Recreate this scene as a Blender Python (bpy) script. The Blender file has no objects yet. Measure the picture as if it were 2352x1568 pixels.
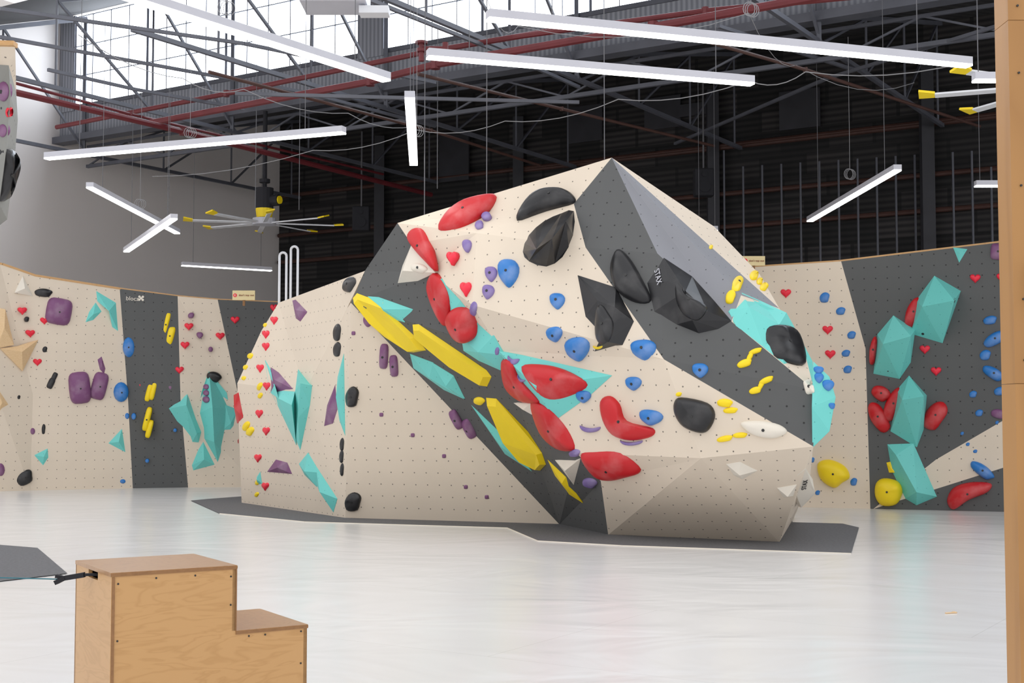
import bpy, bmesh, math, random
from mathutils import Vector, Matrix
from mathutils.bvhtree import BVHTree
random.seed(4)
S=bpy.context.scene
S.view_settings.view_transform='Standard'
S.view_settings.exposure=0.17
COL=S.collection
F=3100.0; FK=F/2600; TH=math.atan(166/F); CAM=Vector((0,0,1.6))
FW=Vector((0,math.cos(TH),math.sin(TH))); UP=Vector((0,-math.sin(TH),math.cos(TH))); RX=Vector((1,0,0))
def ray(u,v): return FW+RX*((u-1176)/F)+UP*((784-v)/F)
def P(u,v,y): d=ray(u,v); return CAM+d*(y*FK/d.y)
def Z(u,v,z=0.0): d=ray(u,v); return CAM+d*((z-1.6)/d.z)
def PL(u,v,p,n):
    d=ray(u,v); return CAM+d*((p-CAM).dot(n)/d.dot(n))
# building axes
AX=Vector((-0.844,0.536,0)).normalized(); BX=Vector((0.536,0.844,0)).normalized(); ZZ=Vector((0,0,1))
WD=8.08
CORN=Vector((-7.03,40.5,0)); W0=CORN-BX*WD
# ---------------- materials
def mat(name,col,rough=0.6,chalk=0,metal=0,emit=0,noise=0.06,nscale=3,bump=0,coord='Object'):
    m=bpy.data.materials.new(name); m.use_nodes=True; nt=m.node_tree; N=nt.nodes; L=nt.links
    b=N['Principled BSDF']; b.inputs['Roughness'].default_value=rough; b.inputs['Metallic'].default_value=metal
    c=(*col,1); tc=N.new('ShaderNodeTexCoord')
    nz=N.new('ShaderNodeTexNoise'); nz.inputs['Scale'].default_value=nscale; nz.inputs['Detail'].default_value=5
    L.new(tc.outputs[coord],nz.inputs['Vector'])
    mx=N.new('ShaderNodeMix'); mx.data_type='RGBA'
    mx.inputs['A'].default_value=(*[x*(1-noise*1.5) for x in col],1); mx.inputs['B'].default_value=(*[min(1,x*(1+noise)) for x in col],1)
    L.new(nz.outputs['Fac'],mx.inputs['Factor']); out=mx.outputs['Result']
    if chalk:
        n2=N.new('ShaderNodeTexNoise'); n2.inputs['Scale'].default_value=2.6; n2.inputs['Detail'].default_value=6; L.new(tc.outputs[coord],n2.inputs['Vector'])
        r=N.new('ShaderNodeMapRange'); r.inputs['From Min'].default_value=.52; r.inputs['From Max'].default_value=.72; r.inputs['To Max'].default_value=chalk
        L.new(n2.outputs['Fac'],r.inputs['Value'])
        m2=N.new('ShaderNodeMix'); m2.data_type='RGBA'; m2.inputs['B'].default_value=(.75,.72,.7,1)
        L.new(out,m2.inputs['A']); L.new(r.outputs['Result'],m2.inputs['Factor']); out=m2.outputs['Result']
    L.new(out,b.inputs['Base Color'])
    if emit:
        b.inputs['Emission Color'].default_value=c; b.inputs['Emission Strength'].default_value=emit
    if bump:
        bp=N.new('ShaderNodeBump'); bp.inputs['Strength'].default_value=bump; bp.inputs['Distance'].default_value=.02
        L.new(nz.outputs['Fac'],bp.inputs['Height']); L.new(bp.outputs['Normal'],b.inputs['Normal'])
    return m
def panel_mat(name,col,dot,rough=.7,rad=.062):
    m=mat(name,col,rough,noise=.05,nscale=1.2); nt=m.node_tree; N=nt.nodes; L=nt.links; b=N['Principled BSDF']
    src=b.inputs['Base Color'].links[0].from_socket
    uv=N.new('ShaderNodeUVMap')
    sc=N.new('ShaderNodeVectorMath'); sc.operation='SCALE'; sc.inputs['Scale'].default_value=1/.19; L.new(uv.outputs['UV'],sc.inputs[0])
    fr=N.new('ShaderNodeVectorMath'); fr.operation='FRACTION'; L.new(sc.outputs[0],fr.inputs[0])
    sb=N.new('ShaderNodeVectorMath'); sb.operation='DISTANCE'; sb.inputs[1].default_value=(.5,.5,0); L.new(fr.outputs[0],sb.inputs[0])
    lt=N.new('ShaderNodeMath'); lt.operation='LESS_THAN'; lt.inputs[1].default_value=rad; L.new(sb.outputs['Value'],lt.inputs[0])
    mx=N.new('ShaderNodeMix'); mx.data_type='RGBA'; mx.inputs['B'].default_value=(*dot,1)
    L.new(src,mx.inputs['A']); L.new(lt.outputs[0],mx.inputs['Factor']); L.new(mx.outputs['Result'],b.inputs['Base Color'])
    return m
def wood_mat(name,c1,c2,sc=(3,3,14),rough=.45,ns=1.3,mulv=9):
    m=bpy.data.materials.new(name); m.use_nodes=True; nt=m.node_tree; N=nt.nodes; L=nt.links; b=N['Principled BSDF']; b.inputs['Roughness'].default_value=rough
    tc=N.new('ShaderNodeTexCoord'); mp=N.new('ShaderNodeMapping'); mp.inputs['Scale'].default_value=sc; L.new(tc.outputs['Object'],mp.inputs['Vector'])
    nz=N.new('ShaderNodeTexNoise'); nz.inputs['Scale'].default_value=ns; nz.inputs['Detail'].default_value=3; nz.inputs['Distortion'].default_value=.5; L.new(mp.outputs[0],nz.inputs['Vector'])
    mu=N.new('ShaderNodeMath'); mu.operation='MULTIPLY'; mu.inputs[1].default_value=mulv; L.new(nz.outputs['Fac'],mu.inputs[0])
    pp=N.new('ShaderNodeMath'); pp.operation='PINGPONG'; pp.inputs[1].default_value=.5; L.new(mu.outputs[0],pp.inputs[0])
    m2=N.new('ShaderNodeMath'); m2.operation='MULTIPLY'; m2.inputs[1].default_value=2; L.new(pp.outputs[0],m2.inputs[0])
    r=N.new('ShaderNodeValToRGB'); r.color_ramp.elements[0].color=(*c1,1); r.color_ramp.elements[1].color=(*c2,1); r.color_ramp.elements[0].position=.0; r.color_ramp.elements[1].position=.5
    L.new(m2.outputs[0],r.inputs['Fac']); L.new(r.outputs['Color'],b.inputs['Base Color']); return m
M={}
M['cream']=panel_mat('cream_panel',(.76,.655,.53),(.20,.17,.14),rad=.052)
M['grey']=panel_mat('grey_panel',(.098,.100,.100),(.02,.02,.02))
M['grey_lit']=panel_mat('lit_grey_panel',(.25,.255,.28),(.10,.10,.11),rad=.045)  # same grey panel, lightened: window light on upward facets put into the colour
M['red']=mat('red_plastic',(.58,.008,.014),.42,chalk=.13)
M['heart']=mat('bright_red_plastic',(.85,.02,.05),.4)
M['black']=mat('black_plastic',(.012,.012,.014),.32,chalk=.05)
M['purple']=mat('purple_plastic',(.21,.075,.19),.5,chalk=.18)
M['violet']=mat('violet_plastic',(.22,.15,.40),.5,chalk=.2)
M['blue']=mat('blue_plastic',(.02,.19,.56),.4,chalk=.22)
M['turquoise']=panel_mat('turquoise_panel',(.17,.65,.60),(.10,.45,.42),.55,rad=.04)
M['yellow']=mat('yellow_plastic',(.97,.70,.006),.45)
M['white']=mat('white_plastic',(.80,.74,.64),.5)
M['wood']=wood_mat('plywood_volume',(.70,.47,.24),(.76,.54,.31))
M['ply']=wood_mat('birch_plywood',(.52,.29,.112),(.575,.33,.135),(2,2,9),.4,1.2,8)
M['postply']=wood_mat('orange_plywood',(.38,.185,.055),(.43,.215,.066),(3,3,.5),.45,1.2,5)
M['plytop']=wood_mat('plywood_top',(.37,.19,.078),(.42,.225,.095),(5,5,2),.3)
M['plyedge']=mat('plywood_edge',(.30,.15,.06),.7,noise=.2,nscale=40)
M['steel']=mat('grey_steel',(.12,.125,.15),.55,noise=.25,nscale=2)
M['dsteel']=mat('dark_steel',(.04,.04,.048),.6,noise=.3,nscale=2)
M['pale']=mat('pale_painted_metal',(.72,.73,.76),.5)
M['redpipe']=mat('red_pipe_paint',(.14,.016,.021),.5,noise=.2)
M['brownpipe']=mat('rusty_pipe',(.075,.032,.024),.6,noise=.3)
M['alu']=mat('white_aluminium',(.55,.55,.60),.4)
M['glow']=mat('led_diffuser',(1,1,.97),.5,emit=6)
M['cable']=mat('grey_cable',(.28,.28,.29),.6)
M['bcable']=mat('steel_wire',(.12,.12,.13),.6)
M['carpet']=mat('grey_carpet',(.15,.15,.158),.95,noise=.3,nscale=30,bump=.4)
M['plaster']=mat('beige_plaster',(.90,.85,.82),.9,noise=.03,nscale=.4)
M['glass']=mat('bright_glazing',(.84,.91,1),.3,emit=5.4,noise=.02)
M['ink']=mat('ink_dark',(.25,.05,.03),.8)
M['sign']=mat('sign_yellow',(.80,.66,.36),.6)
M['bolt']=mat('bolt_metal',(.05,.05,.05),.4,metal=.6)
M['strap']=mat('black_fabric',(.015,.015,.02),.8)
M['cord']=mat('teal_cord',(.03,.16,.2),.6)
def stripe(name,c1,c2,axis,scale,rough=.8,patch=None):
    m=bpy.data.materials.new(name); m.use_nodes=True; N=m.node_tree.nodes; L=m.node_tree.links; b=N['Principled BSDF']; b.inputs['Roughness'].default_value=rough
    uv=N.new('ShaderNodeUVMap'); w=N.new('ShaderNodeTexWave'); w.bands_direction=axis; w.inputs['Scale'].default_value=scale; w.inputs['Distortion'].default_value=.3
    L.new(uv.outputs['UV'],w.inputs['Vector'])
    mx=N.new('ShaderNodeMix'); mx.data_type='RGBA'; mx.inputs['A'].default_value=(*c1,1); mx.inputs['B'].default_value=(*c2,1); L.new(w.outputs['Fac'],mx.inputs['Factor']); o=mx.outputs['Result']
    if patch:
        v=N.new('ShaderNodeTexBrick'); v.inputs['Scale'].default_value=.45; v.inputs['Color1'].default_value=(.4,.4,.4,1); v.inputs['Color2'].default_value=(1.4,1.3,1.25,1); v.inputs['Mortar'].default_value=(.4,.4,.4,1); v.inputs['Mortar Size'].default_value=.02
        L.new(uv.outputs['UV'],v.inputs['Vector'])
        m2=N.new('ShaderNodeMix'); m2.data_type='RGBA'; m2.blend_type='MULTIPLY'; m2.inputs['Factor'].default_value=1; L.new(o,m2.inputs['A']); L.new(v.outputs['Color'],m2.inputs['B']); o=m2.outputs['Result']
    L.new(o,b.inputs['Base Color']); return m
M['darkwall']=stripe('dark_battened_wall',(.013,.013,.015),(.044,.042,.043),'Y',2.2,patch=True)
M['corr']=stripe('corrugated_sheet',(.20,.21,.24),(.34,.35,.39),'X',3)
M['roofdark']=stripe('dark_roof_sheet',(.018,.018,.02),(.045,.043,.045),'X',1.2)
# floor
fm=mat('white_vinyl_mat',(.775,.77,.765),.24,noise=.04,nscale=.35,coord='Object')
def floor_extra():
    N=fm.node_tree.nodes; L=fm.node_tree.links; b=N['Principled BSDF']; b.inputs['Specular IOR Level'].default_value=.4
    tc=N.new('ShaderNodeTexCoord'); mp=N.new('ShaderNodeMapping'); mp.inputs['Scale'].default_value=(.6,.9,1); mp.inputs['Rotation'].default_value=(0,0,.6); L.new(tc.outputs['Object'],mp.inputs['Vector'])
    n=N.new('ShaderNodeTexNoise'); n.inputs['Scale'].default_value=.8; n.inputs['Detail'].default_value=2.5; n.inputs['Distortion'].default_value=1.5; L.new(mp.outputs[0],n.inputs['Vector'])
    bp=N.new('ShaderNodeBump'); bp.inputs['Strength'].default_value=.35; bp.inputs['Distance'].default_value=.08; L.new(n.outputs['Fac'],bp.inputs['Height']); L.new(bp.outputs['Normal'],b.inputs['Normal'])
    src=b.inputs['Base Color'].links[0].from_socket
    br=N.new('ShaderNodeTexBrick'); br.inputs['Scale'].default_value=.10; br.inputs['Mortar Size'].default_value=.0006; br.inputs['Mortar Smooth'].default_value=1; br.inputs['Color1'].default_value=(1,1,1,1); br.inputs['Color2'].default_value=(.985,.985,.985,1); br.inputs['Mortar'].default_value=(.82,.81,.80,1)
    m3=N.new('ShaderNodeMapping'); m3.inputs['Rotation'].default_value=(0,0,.57); L.new(tc.outputs['Object'],m3.inputs['Vector']); L.new(m3.outputs[0],br.inputs['Vector'])
    mx=N.new('ShaderNodeMix'); mx.data_type='RGBA'; mx.blend_type='MULTIPLY'; mx.inputs['Factor'].default_value=1; L.new(src,mx.inputs['A']); L.new(br.outputs['Color'],mx.inputs['B']); L.new(mx.outputs['Result'],b.inputs['Base Color'])
floor_extra()
# ---------------- mesh builder
class MB:
    def __init__(s): s.v=[]; s.f=[]; s.m=[]
    def poly(s,pts,m=0):
        i=len(s.v); s.v+= [Vector(p) for p in pts]; s.f.append(list(range(i,i+len(pts)))); s.m.append(m)
    def bar(s,p,q,w,h=None,m=0,up=ZZ,w2=None):
        p=Vector(p);q=Vector(q); h=h or w; w2=w2 or w; d=(q-p).normalized()
        if abs(d.dot(up))>.98: up=Vector((0,1,0))
        x=d.cross(up).normalized(); y=x.cross(d).normalized(); i=len(s.v)
        for e,ww in ((p,w),(q,w2)):
            for a,b in ((-1,-1),(1,-1),(1,1),(-1,1)): s.v.append(e+x*a*ww/2+y*b*h/2)
        for f in ((3,2,1,0),(4,5,6,7),(0,1,5,4),(1,2,6,5),(2,3,7,6),(3,0,4,7)): s.f.append([i+k for k in f]); s.m.append(m)
    def cyl(s,p,q,r,n=8,m=0,r2=None):
        p=Vector(p);q=Vector(q); r2=r if r2 is None else r2; d=(q-p).normalized(); up=ZZ if abs(d.z)<.95 else Vector((0,1,0))
        x=d.cross(up).normalized(); y=x.cross(d); i=len(s.v)
        for e,rr in ((p,r),(q,r2)):
            for k in range(n):
                a=2*math.pi*k/n; s.v.append(e+(x*math.cos(a)+y*math.sin(a))*rr)
        for k in range(n): s.f.append([i+k,i+(k+1)%n,i+n+(k+1)%n,i+n+k]); s.m.append(m)
        s.f.append([i+k for k in range(n)][::-1]); s.m.append(m); s.f.append([i+n+k for k in range(n)]); s.m.append(m)
    def tube(s,pts,r,n=6,m=0):
        for a,b in zip(pts[:-1],pts[1:]): s.cyl(a,b,r,n,m)
    def obj(s,name,mats,parent=None,origin=None,label=None,category=None,group=None,smooth=False,kind=None,uv=False,fixn=True,solid=0,bevel=0):
        me=bpy.data.meshes.new(name)
        if origin is None:
            mn=Vector([min(v[k] for v in s.v) for k in range(3)]); mxx=Vector([max(v[k] for v in s.v) for k in range(3)])
            origin=(mn+mxx)/2; 
        origin=Vector(origin)
        me.from_pydata([v-origin for v in s.v],[],s.f)
        for mm in (mats if isinstance(mats,(list,tuple)) else [mats]): me.materials.append(M[mm] if isinstance(mm,str) else mm)
        for p,mi in zip(me.polygons,s.m): p.material_index=mi; p.use_smooth=smooth
        if fixn:
            bm=bmesh.new(); bm.from_mesh(me)
            if fixn=='weld': bmesh.ops.remove_doubles(bm,verts=bm.verts,dist=.0005)
            bmesh.ops.recalc_face_normals(bm,faces=bm.faces); bm.to_mesh(me); bm.free()
        if uv:
            ul=me.uv_layers.new(name='UVMap')
            for p in me.polygons:
                n=p.normal; t=ZZ.cross(n)
                if t.length<.05: t=Vector((1,0,0))
                t.normalize(); bt=n.cross(t)
                for li in p.loop_indices:
                    co=me.vertices[me.loops[li].vertex_index].co+origin; ul.data[li].uv=(co.dot(t),co.dot(bt))
        o=bpy.data.objects.new(name,me); COL.objects.link(o)
        if parent is not None:
            o.parent=parent; o.location=origin-wloc(parent)
        else: o.location=origin
        o['wl']=list(origin)
        if label: o['label']=label
        if category and parent is None: o['category']=category
        if group: o['group']=group
        if kind: o['kind']=kind
        if solid:
            sm=o.modifiers.new('s','SOLIDIFY'); sm.thickness=solid; sm.offset=-1
        if bevel:
            bv=o.modifiers.new('b','BEVEL'); bv.width=bevel; bv.segments=2
        return o
def wloc(o): return Vector(o['wl'])
def empty(name,loc,label,category,group=None):
    o=bpy.data.objects.new(name,None); o.empty_display_size=.1; COL.objects.link(o); o.location=loc; o['wl']=list(loc); o['label']=label; o['category']=category
    if group: o['group']=group
    return o
def text(body,size,loc,right,up,m,parent,name='lettering',ext=.002,label=None):
    c=bpy.data.curves.new(name,'FONT'); c.body=body; c.size=size; c.extrude=ext; c.align_x='CENTER'; c.align_y='CENTER'
    tmp=bpy.data.objects.new('tmp',c); COL.objects.link(tmp); bpy.context.view_layer.update()
    me=bpy.data.meshes.new_from_object(tmp.evaluated_get(bpy.context.evaluated_depsgraph_get())); bpy.data.objects.remove(tmp)
    me.materials.clear(); me.materials.append(M[m])
    right=right.normalized(); up=(up-right*up.dot(right)).normalized(); n=right.cross(up)
    mm=Matrix((right,up,n)).transposed().to_4x4(); me.transform(mm)
    o=bpy.data.objects.new(name,me); COL.objects.link(o); o['wl']=list(loc)
    if parent is not None: o.parent=parent; o.location=Vector(loc)-wloc(parent)
    else: o.location=Vector(loc)
    if label: o['label']=label
    return o
# ---------------- shell
b=MB(); b.poly([(-34,-6,0),(28,-6,0),(28,46,0),(-34,46,0)]); fl=b.obj('floor',[fm],kind='structure',origin=(0,0,0),fixn=False)
b=MB(); q=CORN-BX*24; b.poly([CORN,q,q+ZZ*11.6,CORN+ZZ*11.6]); b.obj('wall_west','plaster',kind='structure',uv=True)
b=MB(); q=CORN-AX*36; b.poly([CORN,q,q+ZZ*11,CORN+ZZ*11]); b.obj('wall_north','darkwall',kind='structure',uv=True)
b=MB(); e=W0-AX*34
b.poly([W0+ZZ*8.6,e+ZZ*8.6,e+BX*WD+ZZ*10.4,W0+BX*WD+ZZ*10.4]); b.poly([W0+ZZ*11.6,e+ZZ*11.6,e-BX*5+ZZ*9.9,W0-BX*5+ZZ*9.9])
b.obj('ceiling','roofdark',kind='structure',uv=True,fixn=False)
b=MB(); b.bar(W0+ZZ*8.86,e+ZZ*8.86,.08,.7); b.obj('trim_1','corr',kind='structure',uv=True)
b=MB(); b.bar(W0+ZZ*8.42-BX*.1,e+ZZ*8.42-BX*.1,.35,.16); b.obj('trim_2','steel',kind='structure')
wn=1
for (t0,t1) in ((.55,9.6),(10.3,19.0),(19.7,29)):
    em=MB(); 
    em.bar(W0-AX*t0+ZZ*10.4,W0-AX*t1+ZZ*10.4,.03,2.3); g=em.obj('window_%d'%wn,'glass',kind='structure')
    fr=MB(); n=int((t1-t0)/.62)
    for k in range(n+1):
        p=W0-AX*(t0+(t1-t0)*k/n)-BX*.05; fr.bar(p+ZZ*9.2,p+ZZ*11.5,.055 if k%4==0 else .018,.03)
    for zz in (9.24,10.0,10.75,11.5): fr.bar(W0-AX*t0+ZZ*zz-BX*.06,W0-AX*t1+ZZ*zz-BX*.06,.04,.018 if zz>9.3 else .09)
    fr.obj('window_frame','steel',parent=g); wn+=1
for i,(t0,t1) in enumerate(((0,.55),(9.6,10.3),(19.0,19.7))):
    b=MB(); b.bar(W0-AX*t0+ZZ*10.35-BX*.03,W0-AX*t1+ZZ*10.35-BX*.03,.1,2.4); b.obj('trim_%d'%(3+i),'corr',kind='structure',uv=True)
# trusses
for k,t in enumerate((1.0,6.0,10.4,15.0,19.8)):
    b=MB(); o=W0-AX*t; 
    def tp(s): return 11.4-.33*s
    b.bar(o-BX*7+ZZ*8.0,o+BX*(WD-.2)+ZZ*8.0,.08,.08)
    b.bar(o-BX*5+ZZ*9.75,o-BX*.1+ZZ*11.4,.09,.1); b.bar(o+ZZ*8.5,o+BX*(WD-.2)+ZZ*10.3,.07,.09)
    b.bar(o-BX*.12+ZZ*8,o-BX*.12+ZZ*11.4,.08)
    xs=[0,2.5,5.0]
    for a,c in zip(xs[:-1],xs[1:]):
        b.bar(o-BX*a+ZZ*8,o-BX*c+ZZ*tp(c),.05); b.bar(o-BX*c+ZZ*8,o-BX*c+ZZ*tp(c),.04)
    for a,c in zip((0,2.5,5.0),(2.5,5.0,7.5)):
        b.bar(o+BX*a+ZZ*8,o+BX*c+ZZ*(8.5+c*.22),.045); b.bar(o+BX*c+ZZ*8,o+BX*c+ZZ*(8.5+c*.22),.04)
    b.obj('roof_truss','steel',label='grey steel lattice roof truss beneath the sawtooth roof',category='truss',group='steel roof trusses')
for off,zz,n in ((.5,7.85,10),):
    b=MB(); o=W0+BX*off-AX*.4; b.bar(o+ZZ*zz,o-AX*28+ZZ*zz,.08); b.bar(o+ZZ*(zz+.5),o-AX*28+ZZ*(zz+.5),.06)
    for k in range(n):
        w_=28/n; a=o-AX*(k*w_); b.bar(a+ZZ*zz,a-AX*w_/2+ZZ*(zz+.5),.035); b.bar(a-AX*w_/2+ZZ*(zz+.5),a-AX*w_+ZZ*zz,.035)
    b.obj('lattice_girder','steel',label='grey steel lattice girder tying the roof trusses together',category='girder')
def pipe(pts,z,r,m,name,label,cat='pipe',n=8,square=False):
    b=MB(); pp=[Z(u,v,z) for u,v in pts]
    for a,c in zip(pp[:-1],pp[1:]):
        if square: b.bar(a,c,r*2)
        else: b.cyl(a,c,r,n)
    if not square:
        for a in pp[1:-1]: b.cyl(a-ZZ*r*1.2,a+ZZ*r*1.2,r*1.25,n)
    return b.obj(name,m,label=label,category=cat,smooth=False)
RP='dark red painted sprinkler pipe hung below the roof'
pipe([(-80,185),(420,302),(990,447)],7.2,.06,'redpipe','sprinkler_pipe',RP)
pipe([(-80,160),(300,262),(880,400)],7.55,.03,'redpipe','sprinkler_pipe',RP)
pipe([(345,282),(850,187),(1000,148),(1500,62),(2000,-30)],7.4,.065,'redpipe','sprinkler_pipe',RP)
pipe([(130,292),(520,215),(985,118),(1330,60)],7.75,.05,'redpipe','sprinkler_pipe',RP)
pipe([(1180,85),(1620,25),(2200,-30)],7.6,.045,'redpipe','sprinkler_pipe',RP)
pipe([(960,170),(1290,250),(1640,335)],7.1,.03,'brownpipe','conduit_pipe','thin rust-brown conduit pipe under the dark roof')
pipe([(1500,60),(1850,160),(2250,290)],7.15,.03,'brownpipe','conduit_pipe','thin rust-brown conduit pipe under the dark roof')
pipe([(480,165),(990,300),(1240,380)],7.0,.03,'brownpipe','conduit_pipe','thin rust-brown conduit pipe under the dark roof')
for pts,z in (([(0,85),(700,212),(1000,290)],7.8),([(0,20),(560,100),(1000,190)],7.9),([(540,215),(1330,235)],6.9),([(850,0),(1150,120),(1330,200)],7.7),([(1650,60),(1960,160)],7.9),([(110,160),(310,205),(560,250)],7.65),([(1550,330),(1900,180),(2290,60)],7.85)):
    pipe(pts,z,.028,'steel','roof_brace','slim grey steel brace between roof trusses','brace',square=True)
b=MB(); c=Z(968,112,7.4); b.cyl(c-ZZ*.2,c+ZZ*.12,.045); b.cyl(c+ZZ*.08,c+ZZ*.12,.1); b.cyl(c-ZZ*.05,c,.085); b.cyl(c,c+Vector((.4,0,0)),.045); b.cyl(c+Vector((.38,0,-.12)),c+Vector((.38,0,.1)),.05); b.cyl(c+Vector((.38,0,-.16)),c+Vector((.38,0,-.12)),.1)
b.obj('pipe_valve','redpipe',label='red valve assembly on the sprinkler pipe',category='valve')
# dark wall steelwork
dn=BX.copy(); dp=CORN-BX*.15
for pts in (([640,452],[2320,258]),([640,515],[2320,420]),([1180,360],[2320,305]),([640,580],[2320,500])):
    b=MB(); a=PL(*pts[0],dp,dn); c=PL(*pts[1],dp,dn); c.z=c.z*.5+a.z*.5; a.z=c.z; b.cyl(a,c,.06); b.obj('wall_girt','brownpipe',label='rust-brown horizontal steel girt along the dark wall',category='beam',group='wall girts')
for u in (870,1190,1640,2135):
    b=MB(); a=PL(u,700,dp-BX*.1,dn); a.z=0; c=a.copy(); c.z=9.5; b.bar(a,c,.28,.2); b.obj('steel_column','dsteel',label='dark steel column standing against the back wall',category='column',group='steel columns')
for k in range(15):
    u=1665+k*44; b=MB(); a=PL(u,640,dp-BX*.05,dn); a.z=3; c=PL(u,345+((k*37)%40),dp-BX*.05,dn); b.bar(a,Vector((a.x,a.y,c.z)),.04); b.obj('wall_stud','steel',label='thin grey vertical metal stud on the dark wall',category='stud',group='wall studs')
for k,(u,v0,v1) in enumerate(((1305,235,330),(1480,215,300),(1790,200,300),(1010,300,420),(1560,230,270))):
    b=MB(); a=PL(u,v1,dp,dn); c=PL(u+90,v0,dp,dn); w=-AX*1.0; b.poly([a,a+w,Vector((a.x,a.y,c.z))+w,Vector((a.x,a.y,c.z))]); b.obj('blocked_window_panel','dsteel',label='dark grey sheet covering an old window opening',category='panel',group='blocked openings',solid=.05)
for (u,v,y) in ((830,503,28),(1616,420,24.5)):
    c=P(u,v,y); e_=MB(); e_.bar(c-ZZ*.3,c+ZZ*.3,.42,.35); s=e_.obj('loudspeaker','strap',label='black loudspeaker cabinet hung high on the dark wall',category='speaker',group='loudspeakers',bevel=.03)
    g_=MB(); g_.cyl(c+Vector((0,-.2,-.1)),c+Vector((0,-.17,-.1)),.13,16); g_.cyl(c+Vector((0,-.2,.16)),c+Vector((0,-.17,.16)),.06,12); g_.obj('speaker_cone','strap',parent=s)
    g_=MB(); g_.cyl(c+Vector((0,0,.3)),c+Vector((0,0,2.2)),.02); g_.obj('bracket','bcable',parent=s)
# ---------------- climbing surfaces
SURF=[]
def reg(o,desc):
    me=o.data; off=wloc(o); SURF.append((BVHTree.FromPolygons([v.co+off for v in me.vertices],[list(p.vertices) for p in me.polygons]),desc))
def cast(u,v):
    d=ray(u,v).normalized(); best=None
    for t,desc in SURF:
        l,n,i,ds=t.ray_cast(CAM,d)
        if l is not None and (best is None or ds<best[2]):
            if n.dot(d)>0: n=-n
            best=(l,n,ds,desc)
    return best
V={k:P(*p) for k,p in dict(a=(913,512,15.6),top=(1405,362,14.7),q=(1318,468,14.6),r=(1095,535,14.8),b=(806,695,16.5),a2=(838,622,16.3),
 t1=(945,560,15.4),t2=(985,625,15.3),t3=(1150,805,14.7),t4=(1325,1040,14.3),t5=(1380,1105,14.5),s=(1345,568,14.1),m=(1085,700,14.6),n=(1525,825,13.3),
 k=(1610,1052,13.3),x=(1868,1025,12.9),p=(1510,582,13.7),w=(1680,738,13.2),z=(1870,895,12.9),y1=(1702,678,13.3),y2=(1790,708,13.9),y3=(1745,630,14.5),y4=(1640,520,14.9),y5=(1850,815,13.5),x2=(1860,1100,13.7)).items()}
V['c']=Z(1285,1204); V['c2']=Z(1397,1228); V['g']=Z(793,1190); V['h']=Z(1790,1245); V['h2']=Z(1824,1188)
V['b0']=P(797,708,16.7)
names=list(V); idx={n:i for i,n in enumerate(names)}
bo=MB(); bo.v=[V[n] for n in names]
def face(l,m): bo.f.append([idx[x] for x in l.split()]); bo.m.append(m)
for l in ('a top q r','a r t1','r m t2 t1','m t3 t2','r q s','r s m','m s n','m n t3','t3 n k','t3 k t4','t4 k t5','n x k','k h c2 t5','k x h','x x2 h2 h','b c g','b g b0','top y2 y3 y4','y1 y2 y5','w y1 y5','w y5 z'): face(l,0)
for l in ('top q s p','s p n','p w n','w z n','z x n','a t1 t2 a2','a2 t2 b','b t2 t3','b t3 c','t3 t4 c','t4 t5 c','t5 c2 c'): face(l,1)
face('top p w y1',2); face('top y1 y2',2)
loop='b0 b a2 a top y4 y3 y2 y5 z x x2 h2'.split()
bi={}
for n_ in loop+['g']:
    v=V[n_]; w=Vector((1.0+(v.x-1.0)*.9,v.y+2.0,v.z*.93 if v.z>.02 else 0)); bi[n_]=len(bo.v); bo.v.append(w)
for a,c in zip(['g']+loop,loop+['h2']):
    if a!=c: bo.f.append([idx[a],idx[c],bi[c],bi[a]]); bo.m.append(0)
bo.f.append([bi[n_] for n_ in ['g']+loop][::-1]); bo.m.append(0)
boulder=bo.obj('climbing_boulder',['cream','grey','grey_lit'],label='freestanding angular bouldering block with cream and grey plywood facets',category='climbing wall',uv=True,fixn='weld')
reg(boulder,'the freestanding boulder')
# wing
w=MB(); fr=[V['b0'],V['a2'],P(640,695,19.2),P(600,760,19.5),P(545,880,19.9),Z(555,1155),V['g']]
cr=P(700,900,17.9)
for a,c in zip(fr,fr[1:]+fr[:1]): w.poly([a,c,cr])
bk=[Vector((v.x+.35,v.y+1.7,v.z*.95 if v.z>.02 else 0)) for v in fr]
for i in range(len(fr)-1): w.poly([fr[i],fr[i+1],bk[i+1],bk[i]])
w.poly(bk[::-1])
wing=w.obj('side_wing','cream',parent=boulder,uv=True,label='cream dotted lower wing of the boulder',fixn='weld'); reg(wing,'the lower cream wing')
for i,u in enumerate((650,676)):
    b=MB(); y=19.9; x0=P(u-8,600,y); x1=P(u+8,600,y); zt=P(u,566 if i else 580,y).z-.06; r=(x1.x-x0.x)/2; pts=[Vector((x0.x,y*FK,2.6))]
    for k in range(9):
        a=math.pi*(1-k/8); pts.append(Vector(((x0.x+x1.x)/2+math.cos(a)*r,y*FK,zt+math.sin(a)*r)))
    pts.append(Vector((x1.x,y*FK,2.6))); b.tube(pts,.022,8); b.obj('access_rail','pale',parent=boulder,label='pale metal looped hand rail',smooth=True)
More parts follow.
